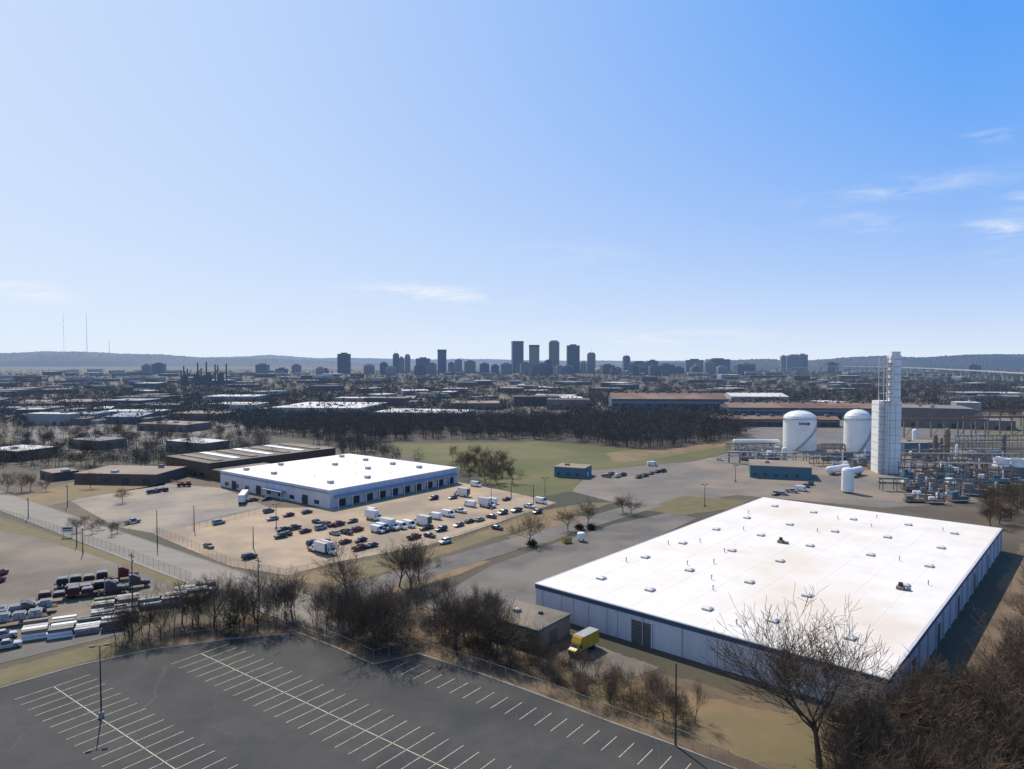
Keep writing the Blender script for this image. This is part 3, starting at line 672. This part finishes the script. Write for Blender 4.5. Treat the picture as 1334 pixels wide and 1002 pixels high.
mp=[m_tank,m_steel,m_steel,HR[3],m_teal,m_rv,m_rv]
for r_ in [(1175,622,50,7,-.1),(950,604,34,6,-.2),(1180,606,44,8,.05),(1010,603,40,5,0),(1150,640,60,5,-.15),(1060,607,36,6,.2),(1178,614,60,9,-.05),(1200,630,50,5,.1),(1215,598,40,9,0),(1240,610,40,6,-.3),(1075,595,30,7,0),(1250,585,50,8,.1),(950,590,30,5,.1)]: rack(*r_,mp)
yl=M('yellow_pipe',(.4,.27,.05),haze=True)
def skid(px,py):
    x,y=P(px,py); mb=MB(); L=random.uniform(4,9); w=random.uniform(2.5,4.5); h=random.uniform(2.5,5.5)
    c=random.choice([m_teal,m_tank,m_steel,HW[0],HW[1],m_steel,m_rv,HW[2]])
    mb.box(0,L,0,w,.4,h*.6,c); mb.box(.5,L*.45,.5,w-.5,h*.6,h,random.choice([m_tank,m_steel,m_teal,HW[0]]))
    mb.tube((L*.7,w/2,h*.6),(L*.7,w/2,h*1.6),.35,.35,8,random.choice([m_tank,m_rv]),True); mb.tube((0,-.5,1),(L+2,-.5,1),.25,.25,6,random.choice([m_tank,yl,m_steel]))
    mb.tube((L,-.5,1),(L,-.5,h*1.3),.2,.2,6,m_steel); mb.tube((L,-.5,h*1.3),(-1,-.5,h*1.3),.2,.2,6,m_steel)
    for k in range(3): mb.tube((k*L/3,-.9,0),(k*L/3,-.9,h*.8),.1,.1,4,m_steel)
    mb.obj('process_skid',(x,y,0),random.uniform(-.4,.2))
for px,py in [(1180,640),(1195,632),(1215,644),(1235,636),(1255,642),(1275,632),(1220,626),(1245,622),(1270,618),(1290,625),(1070,600),(1085,607),(965,600),(985,597),(1000,600),(1140,605),(1200,618),(1285,612),(1180,655),(1210,657),(1240,655),(1262,605)]+[(random.uniform(1175,1315),random.uniform(592,652)) for _ in range(34)]+[(random.uniform(1060,1145),random.uniform(596,612)) for _ in range(8)]: skid(px,py)
for px,py in [(1290,600),(1300,612)]:
    x,y=P(px,py); mb=MB(); mb.tube((-6,0,3),(6,0,3),3,3,16,m_steel,True); mb.tube((6,0,3),(8,0,3),3,1,16,m_steel); mb.cbox(0,0,8,3,0,1.5,m_steel); mb.obj('heat_exchanger',(x,y,0),.4)
for px,py,L,ang in [(1255,566,90,.05),(1262,556,110,.1),(1160,570,70,-.05)]:
    x,y=P(px,py); mb=MB()
    for k in range(int(L/10)+1):
        mb.box(k*10-.4,k*10+.4,-.4,.4,0,13,m_steel)
        if k%2: mb.tube((k*10,0,0),(k*10+10,0,12),.2,.2,4,m_rv)
    mb.box(-1,L+1,-.5,.5,13,14.6,m_rv); mb.obj('crane_runway',(x,y,0),ang)
# ------------------------------------------------------------ vehicles
def wheels(mb,xs,hw,r=.34,w=.24):
    for x in xs:
        for s in (-1,1): mb.tube((x,s*(hw-w),r),(x,s*hw,r),r,r,12,m_tire,True); mb.tube((x,s*hw,r),(x,s*(hw+.02),r),r*.55,r*.5,8,m_metal,True)
def loft(mb,secs,m):
    vs=[];fs=[]
    for x,hw,z0,z1 in secs:
        zm=z0+(z1-z0)*.6; vs+=[(x,-hw*.92,z0),(x,-hw,zm),(x,-hw*.9,z1),(x,hw*.9,z1),(x,hw,zm),(x,hw*.92,z0)]
    for k in range(len(secs)-1):
        for i in range(6): fs.append((k*6+i,k*6+(i+1)%6,(k+1)*6+(i+1)%6,(k+1)*6+i))
    fs+=[tuple(range(6))[::-1],tuple(range((len(secs)-1)*6,len(secs)*6))]; mb.add(vs,fs,m)
def car_mesh(k):
    mb=MB()
    if k=='sedan':
        loft(mb,[(-2.35,.72,.42,.86),(-2.2,.86,.28,.98),(-1,.9,.25,1.0),(1,.9,.25,.96),(2.05,.85,.28,.82),(2.35,.68,.4,.68)],m_paint)
        mb.frus((-1.85,1.05,-.8,.8,.95),(-1.15,.35,-.62,.62,1.42),m_glass); mb.frus((-1.15,.35,-.63,.63,1.42),(-1.0,.2,-.52,.52,1.47),m_paint); wheels(mb,(-1.4,1.4),.9)
    if k=='suv':
        loft(mb,[(-2.35,.8,.4,1.05),(-2.25,.92,.32,1.12),(0,.95,.3,1.12),(1.1,.95,.3,1.1),(2.1,.9,.32,1.0),(2.4,.75,.42,.85)],m_paint)
        mb.frus((-2.28,1.15,-.86,.86,1.1),(-1.95,.45,-.72,.72,1.68),m_glass); mb.frus((-1.95,.45,-.73,.73,1.68),(-1.8,.3,-.62,.62,1.75),m_paint); wheels(mb,(-1.45,1.45),.95,.38)
    if k=='pickup':
        loft(mb,[(-2.9,.92,.5,.75),(-2.85,.95,.4,.8),(-.9,.95,.4,.8),(1.2,.95,.4,1.15),(2.4,.9,.42,1.08),(2.75,.78,.5,.9)],m_paint)
        mb.box(-2.9,-.9,.83,.95,.8,1.15,m_paint); mb.box(-2.9,-.9,-.95,-.83,.8,1.15,m_paint); mb.box(-2.95,-2.85,-.83,.83,.78,1.13,m_paint)
        mb.frus((-.95,1.35,-.86,.86,1.1),(-.7,.6,-.7,.7,1.75),m_glass); mb.frus((-.7,.6,-.71,.71,1.75),(-.6,.5,-.6,.6,1.82),m_paint); wheels(mb,(-1.8,1.75),.97,.4)
    if k=='van':
        loft(mb,[(-2.9,.95,.4,2.3),(-2.85,1.0,.35,2.4),(1.3,1.0,.35,2.4),(1.75,.97,.35,1.9),(2.3,.95,.38,1.3),(2.8,.85,.45,1.0)],m_paint)
        mb.box(1.0,1.6,-1.012,1.012,1.35,1.95,m_glass); mb.add([(1.5,-.85,2.22),(1.5,.85,2.22),(2.25,.85,1.4),(2.25,-.85,1.4)],[(0,3,2,1)],m_glass); wheels(mb,(-1.9,1.8),1.0,.37)
    if k in('box','ybox'):
        bm=m_box if k=='box' else m_paint
        mb.box(-4.6,2.0,-.4,.4,.55,.8,m_blk); mb.box(-4.6,.9,-1.2,1.2,.95,3.6,bm)
        for z in (.93,3.58): mb.box(-4.63,.93,-1.22,1.22,z,z+.06,m_metal)
        mb.box(-4.64,-4.6,-1.1,1.1,1.05,3.45,m_doorg)
        if k=='ybox': mb.frus((.94,1.9,-1.15,1.15,2.4),(.94,1.3,-1.1,1.1,3.5),m_paint); mb.box(3.28,3.36,-.7,.7,.7,1.1,m_blk)
        loft(mb,[(1.05,1.05,.5,2.3),(1.9,1.05,.5,2.3),(2.4,1.0,.5,1.6),(3.1,.95,.55,1.35),(3.3,.85,.6,1.2)],m_paint)
        mb.box(1.25,1.85,-1.07,1.07,1.45,2.05,m_glass); mb.add([(1.98,-.85,2.2),(1.98,.85,2.2),(2.42,.85,1.62),(2.42,-.85,1.62)],[(0,3,2,1)],m_glass)
        wheels(mb,(-3.2,2.4),1.1,.45)
    return mb.obj(k,link=False)
CM={k:car_mesh(k) for k in('sedan','suv','pickup','van','box','ybox')}
NM={'sedan':'parked_car','suv':'parked_suv','pickup':'pickup_truck','van':'cargo_van','box':'box_truck','ybox':'yellow_box_truck'}
cols=[(.02,.02,.025),(.03,.03,.035),(.05,.055,.06),(.25,.26,.27),(.6,.6,.6),(.02,.03,.08),(.12,.015,.015),(.1,.1,.1),(.03,.035,.04)]
def veh(k,px,py,ang=None,col=None):
    if ang is None: ang=A+random.choice([0,math.pi/2,math.pi/2,math.pi,-math.pi/2])+random.uniform(-.05,.05)
    p=P(px,py); place(CM[k],NM[k],(p[0],p[1],.1),ang,col or random.choice(cols))
for px,py in [(347,652),(330,653),(355,678),(376,673),(400,669),(368,692),(374,697),(366,701),(398,694),(413,682),(427,686),(441,685),(436,697),(459,681),(466,692),(408,710),(425,708),(418,690),(452,696),(470,706),(484,713),(500,694),(540,702),(560,700),(575,692),(598,686),(612,681),(625,679),(640,675),(655,670),(690,662),(673,667),(660,652),(565,651),(590,650),(272,714),(325,728),(173,682),(470,716),(410,716),(640,662),(555,690),(450,708),(285,683),(700,669),(350,668),(383,690),(600,668),(648,690),(580,708)]:
    veh(random.choice(['sedan','suv','suv','pickup','sedan']),px,py)
for px,py in [(485,670),(489,678),(498,691),(510,690),(522,689),(533,687),(548,684),(566,676),(584,673),(612,660),(640,656),(636,661),(620,634),(600,646),(705,656),(492,694),(415,720),(428,722)]:
    veh(random.choice(['box','van','van']),px,py,A+random.choice([0,math.pi]),(.75,.75,.73))
for px,py in [(205,641),(214,640),(198,643)]: veh('suv',px,py,None,(.03,.04,.08))
for px,py in [(790,622),(797,619),(804,622),(812,620),(832,623),(840,621),(848,618),(856,616),(864,615),(1020,645),(1032,642),(1040,638),(1050,635),(1010,645),(850,605),(938,600),(1056,632)]:
    veh(random.choice(['sedan','suv','pickup']),px,py)
veh('van',850,607,0,(.7,.7,.7)); veh('van',1045,640,A,(.7,.7,.7))
veh('ybox',757,850,math.radians(228),(.62,.36,.03))
def semi(px,py,ang,cargo,cab,flat=True):
    mb=MB(); mb.box(-13,0,-.5,.5,.9,1.15,m_blk)
    if flat:
        mb.box(-13.2,-.2,-1.25,1.25,1.15,1.35,m_brick)
        if cargo:
            for i in range(4):
                x0=-12.6+i*3; hh=random.uniform(.7,1.5); mb.box(x0,x0+2.6,-1.1,1.1,1.36,1.36+hh,cargo)
                mb.box(x0+1.2,x0+1.3,-1.12,1.12,1.36,1.38+hh,m_blk)
                for q in range(3): mb.tube((x0+.2,-.7+q*.7,1.5+hh),(x0+2.4,-.7+q*.7,1.5+hh),.18,.18,6,m_metal,True)
    else:
        mb.box(-13.4,-.2,-1.27,1.27,1.15,4.0,m_box); mb.box(-13.43,-.17,-1.29,1.29,3.95,4.05,m_metal)
    if cab:
        mb.box(-2,6.2,-.45,.45,.7,.95,m_blk); loft(mb,[(1.6,1.2,.9,3.6),(2.4,1.2,.9,3.7),(3.9,1.15,.9,2.9),(4.2,1.1,.9,2.0),(6.0,.95,.8,1.7),(6.4,.9,.8,1.4)],m_paint)
        mb.box(2.8,3.6,-1.22,1.22,1.9,2.6,m_glass); mb.add([(3.93,-1,2.85),(3.93,1,2.85),(4.24,1,2.05),(4.24,-1,2.05)],[(0,3,2,1)],m_glass)
        for s in(-1,1): mb.tube((1.5,s*1.1,1),(1.5,s*1.1,4),.1,.1,6,m_metal,True)
    wheels(mb,(-12,-10.8)+((0.1,1.4,5.4) if cab else ()),1.2,.5,.5)
    if not cab: mb.box(-2.5,-2.2,-.9,-.7,0,1,m_blk); mb.box(-2.5,-2.2,.7,.9,0,1,m_blk)
    p=P(px,py); mb.obj('flatbed_truck' if flat else 'semi_trailer',(p[0],p[1],.05),ang,random.choice([(.10,.015,.015),(.05,.05,.06),(.14,.015,.015)]) if flat else None)
m_red=M('red_cargo',(.10,.02,.018),(.05,.035,.035),.5)
semi(320,650,A+math.pi/2+.9,None,False,False)
for px,py in [(160,768),(146,757),(128,776)]: semi(px,py,math.radians(28),random.choice([m_red,m_blk]),True)
for px,py in [(75,795),(62,808),(18,806)]: semi(px,py,math.radians(28),random.choice([m_wrap2,m_wrap]),px<40)
for px,py in [(0,750),(-4,760)]: veh('suv',px,py,1.5,(.15,.02,.02))
for px,py in [(8,845),(3,832)]: veh('pickup',px,py,.5,(.4,.4,.42))
def stack(px,py,L,hh,ang):
    mb=MB(); n=max(1,int(L/5))
    for i in range(n):
        for j in range(4):
            if random.random()<.12: continue
            z=hh*random.choice([.35,.65,1,1]); x0=i*5+random.uniform(-.3,.3); y0=j*1.5
            for k in range(max(1,int(z/.7))):
                o=random.uniform(-.15,.15)
                mb.box(x0+.05+o,x0+4.7+o,y0+.05,y0+1.3,.12+k*.7,.12+k*.7+.6,random.choice([m_wrap,m_wrap,m_wrap2,m_wrap2,m_box,m_tan]))
            for q in(.4,2.4,4.2): mb.box(x0+q,x0+q+.12,y0,y0+1.35,0,.12,m_wood)
    p=P(px,py); mb.obj('wrapped_lumber_stack',p,ang)
for px,py,L in [(25,840,20),(28,829,20),(115,817,10),(118,806,10),(120,798,10),(180,796,10),(215,790,10),(228,780,10)]: stack(px,py,L,2.3,math.radians(26))
vtank(757,705,1.3,3); x,y=P(738,707); mb=MB(); mb.frus((-1.4,1.4,-1,1,0.15),(-1.4,1.4,-1.2,1.2,1.5),m_paint); mb.box(-1.4,1.4,-1.25,1.25,1.5,1.58,m_blk); mb.obj('dumpster',(x,y,0),.4,(.5,.33,.05))
x,y=P(240,634); mb=MB(); mb.box(-3,3,-1,1,.6,1.6,m_red); mb.box(1,2.6,-1,1,1.6,2.8,m_paint); mb.tube((0,0,1.8),(-6,0,3.4),.35,.25,6,m_paint,True); wheels(mb,(-2.2,0,2.2),1.1,.5,.4); mb.obj('lift_truck',(x,y,0),.3,(.4,.1,.04))
# ------------------------------------------------------------ poles, fences
def lotlamp(px,py,h):
    x,y=P(px,py); mb=MB(); mb.lathe(0,0,[(.45,0),(.45,.9),(.35,1),(.01,1)],12,m_kerb)
    mb.tube((0,0,1),(0,0,h),.13,.08,8,m_blk,True)
    for s in(-1,1): mb.tube((0,0,h-.1),(s*1.0,0,h),.05,.05,6,m_blk); mb.box(min(s*.7,s*1.5),max(s*.7,s*1.5),-.25,.25,h-.05,h+.2,m_blk)
    mb.obj('parking_lot_lamp',(x,y,0),.4)
lotlamp(132,935,12.2)
for px,py,h in [(640,664,9),(710,650,9),(360,690,9),(918,660,9),(1010,612,9),(958,628,8)]: lotlamp(px,py,h)
def upole(px,py,h,arm=True,ang=A):
    x,y=P(px,py); mb=MB(); mb.tube((0,0,-.2),(0,0,h),.18,.11,8,m_wood,True)
    if arm:
        mb.box(-1.2,1.2,-.06,.06,h-.9,h-.75,m_wood)
        for q in(-1.1,-.5,.5,1.1): mb.tube((q,0,h-.75),(q,0,h-.5),.06,.05,6,m_metal)
        mb.tube((.3,0,h-2.4),(.3,0,h-1.5),.22,.22,8,m_metal,True)
    mb.obj('utility_pole',(x,y,0),ang)
for px,py,h,a in [(173,803,15,1),(205,713,12,0),(253,692,9,0),(337,778,10,1),(108,722,8,0),(37,676,8,1),(880,972,13,0),(88,660,9,1),(695,660,9,0),(666,650,8,0),(100,712,7,0),(330,715,7,0),(1060,560,14,1),(1310,590,14,0),(1190,610,12,0)]: upole(px,py,h,a)
def fence(pts,h=2.2,step=3):
    w=[P(*p) for p in pts]; mb=MB()
    for a,b in zip(w,w[1:]):
        L=math.dist(a,b); n=max(1,int(L/step))
        for k in range(n):
            x=a[0]+(b[0]-a[0])*k/n; y=a[1]+(b[1]-a[1])*k/n; mb.tube((x,y,0),(x,y,h+.1),.045,.045,5,m_metal)
        mb.tube((*a,h),(*b,h),.03,.03,4,m_metal)
        mb.add([(*a,.05),(*b,.05),(*b,h),(*a,h)],[(0,1,2,3)],m_chain)
    mb.obj('chain_link_fence')
fence([(203,694),(255,715),(300,736),(373,752),(440,736)]); fence([(0,670),(80,694),(150,718),(250,756)]); fence([(250,690),(340,668)])
fence(BL,2.0); fence([(880,966),(1000,1020)]); fence([(560,714),(722,660)],1.8)
x,y=P(88,700); mb=MB()
for s in(-1.3,1.3): mb.tube((s,0,0),(s,0,3.6),.08,.08,6,m_metal,True)
mb.box(-1.6,1.6,-.08,.08,1.8,3.7,m_box); mb.box(-1.4,1.4,-.1,-.081,2.2,2.5,m_band); mb.box(-1.4,1.4,-.1,-.081,2.8,3.3,m_dark); mb.obj('entrance_sign',(x,y,0),.2)
# ------------------------------------------------------------ sky, sun, camera
SAZ=math.radians(-27); SEL=math.radians(47)
w=bpy.data.worlds.new("World"); scene.world=w; w.use_nodes=True
n=w.node_tree.nodes; l=w.node_tree.links; bg=n['Background']
sky=n.new('ShaderNodeTexSky'); sky.sky_type='NISHITA'; sky.sun_disc=False; sky.sun_elevation=SEL; sky.sun_rotation=SAZ
sky.air_density=1.0; sky.dust_density=.6; sky.ozone_density=1.0; sky.altitude=200
tc=n.new('ShaderNodeTexCoord'); sp=n.new('ShaderNodeSeparateXYZ'); l.new(tc.outputs['Generated'],sp.inputs[0])
def mt(op,a,b=None,c=None):
    m=n.new('ShaderNodeMath'); m.operation=op
    for i,v in enumerate((a,b,c)):
        if v is None: continue
        if isinstance(v,(int,float)): m.inputs[i].default_value=v
        else: l.new(v,m.inputs[i])
    return m.outputs[0]
az=mt('ARCTAN2',sp.outputs[0],sp.outputs[1]); el=mt('ARCSINE',sp.outputs[2])
def mixc(f,a,b):
    m=n.new('ShaderNodeMix'); m.data_type='RGBA'
    if isinstance(f,(int,float)): m.inputs[0].default_value=f
    else: l.new(f,m.inputs[0])
    for i,v in((6,a),(7,b)):
        if isinstance(v,tuple): m.inputs[i].default_value=(*v,1)
        else: l.new(v,m.inputs[i])
    return m.outputs[2]
# clear-air colour: pale haze low down and toward the sun, deep blue away from it and overhead
S_=.09
eh=mt('EXPONENT',mt('DIVIDE',mt('MAXIMUM',el,0),-.165))
gz=mt('MAXIMUM',mt('MINIMUM',mt('ADD',mt('MULTIPLY',mt('COSINE',mt('ADD',az,1.22)),.72),.15),.86),0)
ff=mt('ADD',eh,mt('MULTIPLY',mt('SUBTRACT',1,eh),gz))
clear=mixc(ff,(.045/S_,.33/S_,.95/S_),(.76/S_,.86/S_,1.0/S_))
zen=n.new('ShaderNodeMapRange'); zen.inputs[1].default_value=.56; zen.inputs[2].default_value=1.1; zen.inputs[3].default_value=.93; zen.inputs[4].default_value=.1; l.new(el,zen.inputs[0])  # sky above the view blended darker to lower the ambient light
base=mixc(zen.outputs[0],sky.outputs[0],clear)
cb=n.new('ShaderNodeCombineXYZ'); l.new(mt('MULTIPLY',az,7),cb.inputs[0]); l.new(mt('MULTIPLY',el,38),cb.inputs[1])
nz=n.new('ShaderNodeTexNoise'); nz.inputs['Scale'].default_value=1.6; nz.inputs['Detail'].default_value=8; nz.inputs['Roughness'].default_value=.6; nz.inputs['Distortion'].default_value=.6
l.new(cb.outputs[0],nz.inputs['Vector'])
nr=n.new('ShaderNodeMapRange'); nr.inputs[1].default_value=.42; nr.inputs[2].default_value=.72; l.new(nz.outputs[0],nr.inputs[0])
tot=None
for px,py,sx,sy,sl,am in [(565,383,85,9,.05,1.2),(30,378,60,13,.1,1.0),(1180,250,130,12,-.05,.4),(1310,300,45,11,.15,.9),(1290,186,32,8,.2,.5),(1325,265,25,16,0,.6),(1120,292,60,14,.15,.35),(860,440,160,10,0,.6),(760,330,60,14,.1,.25),(1300,335,40,8,0,.3)]:
    a=math.atan((px-667)/F); e=(468-py)/F*math.cos(a); sa=sx/F*math.cos(a)**2; se=sy/F*math.cos(a)
    da=mt('SUBTRACT',az,a); x1=mt('DIVIDE',da,sa); y1=mt('DIVIDE',mt('ADD',mt('SUBTRACT',el,e),mt('MULTIPLY',da,sl)),se)
    gs=mt('EXPONENT',mt('MULTIPLY',mt('ADD',mt('MULTIPLY',x1,x1),mt('MULTIPLY',y1,y1)),-1)); gs=mt('MULTIPLY',gs,am)
    tot=gs if tot is None else mt('ADD',tot,gs)
cf=mt('MINIMUM',mt('MULTIPLY',tot,nr.outputs[0]),.8)
fin=mixc(cf,base,(10.2,10.4,10.8))
l.new(fin,bg.inputs['Color']); bg.inputs['Strength'].default_value=S_
sd=bpy.data.lights.new('sun','SUN'); sd.energy=4.7; sd.angle=math.radians(.5); sd.color=(1,.91,.79)
so=bpy.data.objects.new('sun',sd); scene.collection.objects.link(so)
dv=Vector((math.sin(SAZ)*math.cos(SEL),math.cos(SAZ)*math.cos(SEL),math.sin(SEL)))
so.rotation_euler=dv.to_track_quat('Z','Y').to_euler(); so.location=(0,0,200)
cam=bpy.data.cameras.new('camera'); co=bpy.data.objects.new('camera',cam); scene.collection.objects.link(co)
co.location=(0,0,H); co.rotation_euler=(math.pi/2-PITCH,0,0); cam.sensor_width=36; cam.lens=F/1334*36; cam.clip_start=.5; cam.clip_end=60000
scene.camera=co
scene.view_settings.view_transform='Standard'; scene.view_settings.look='None'; scene.view_settings.exposure=0
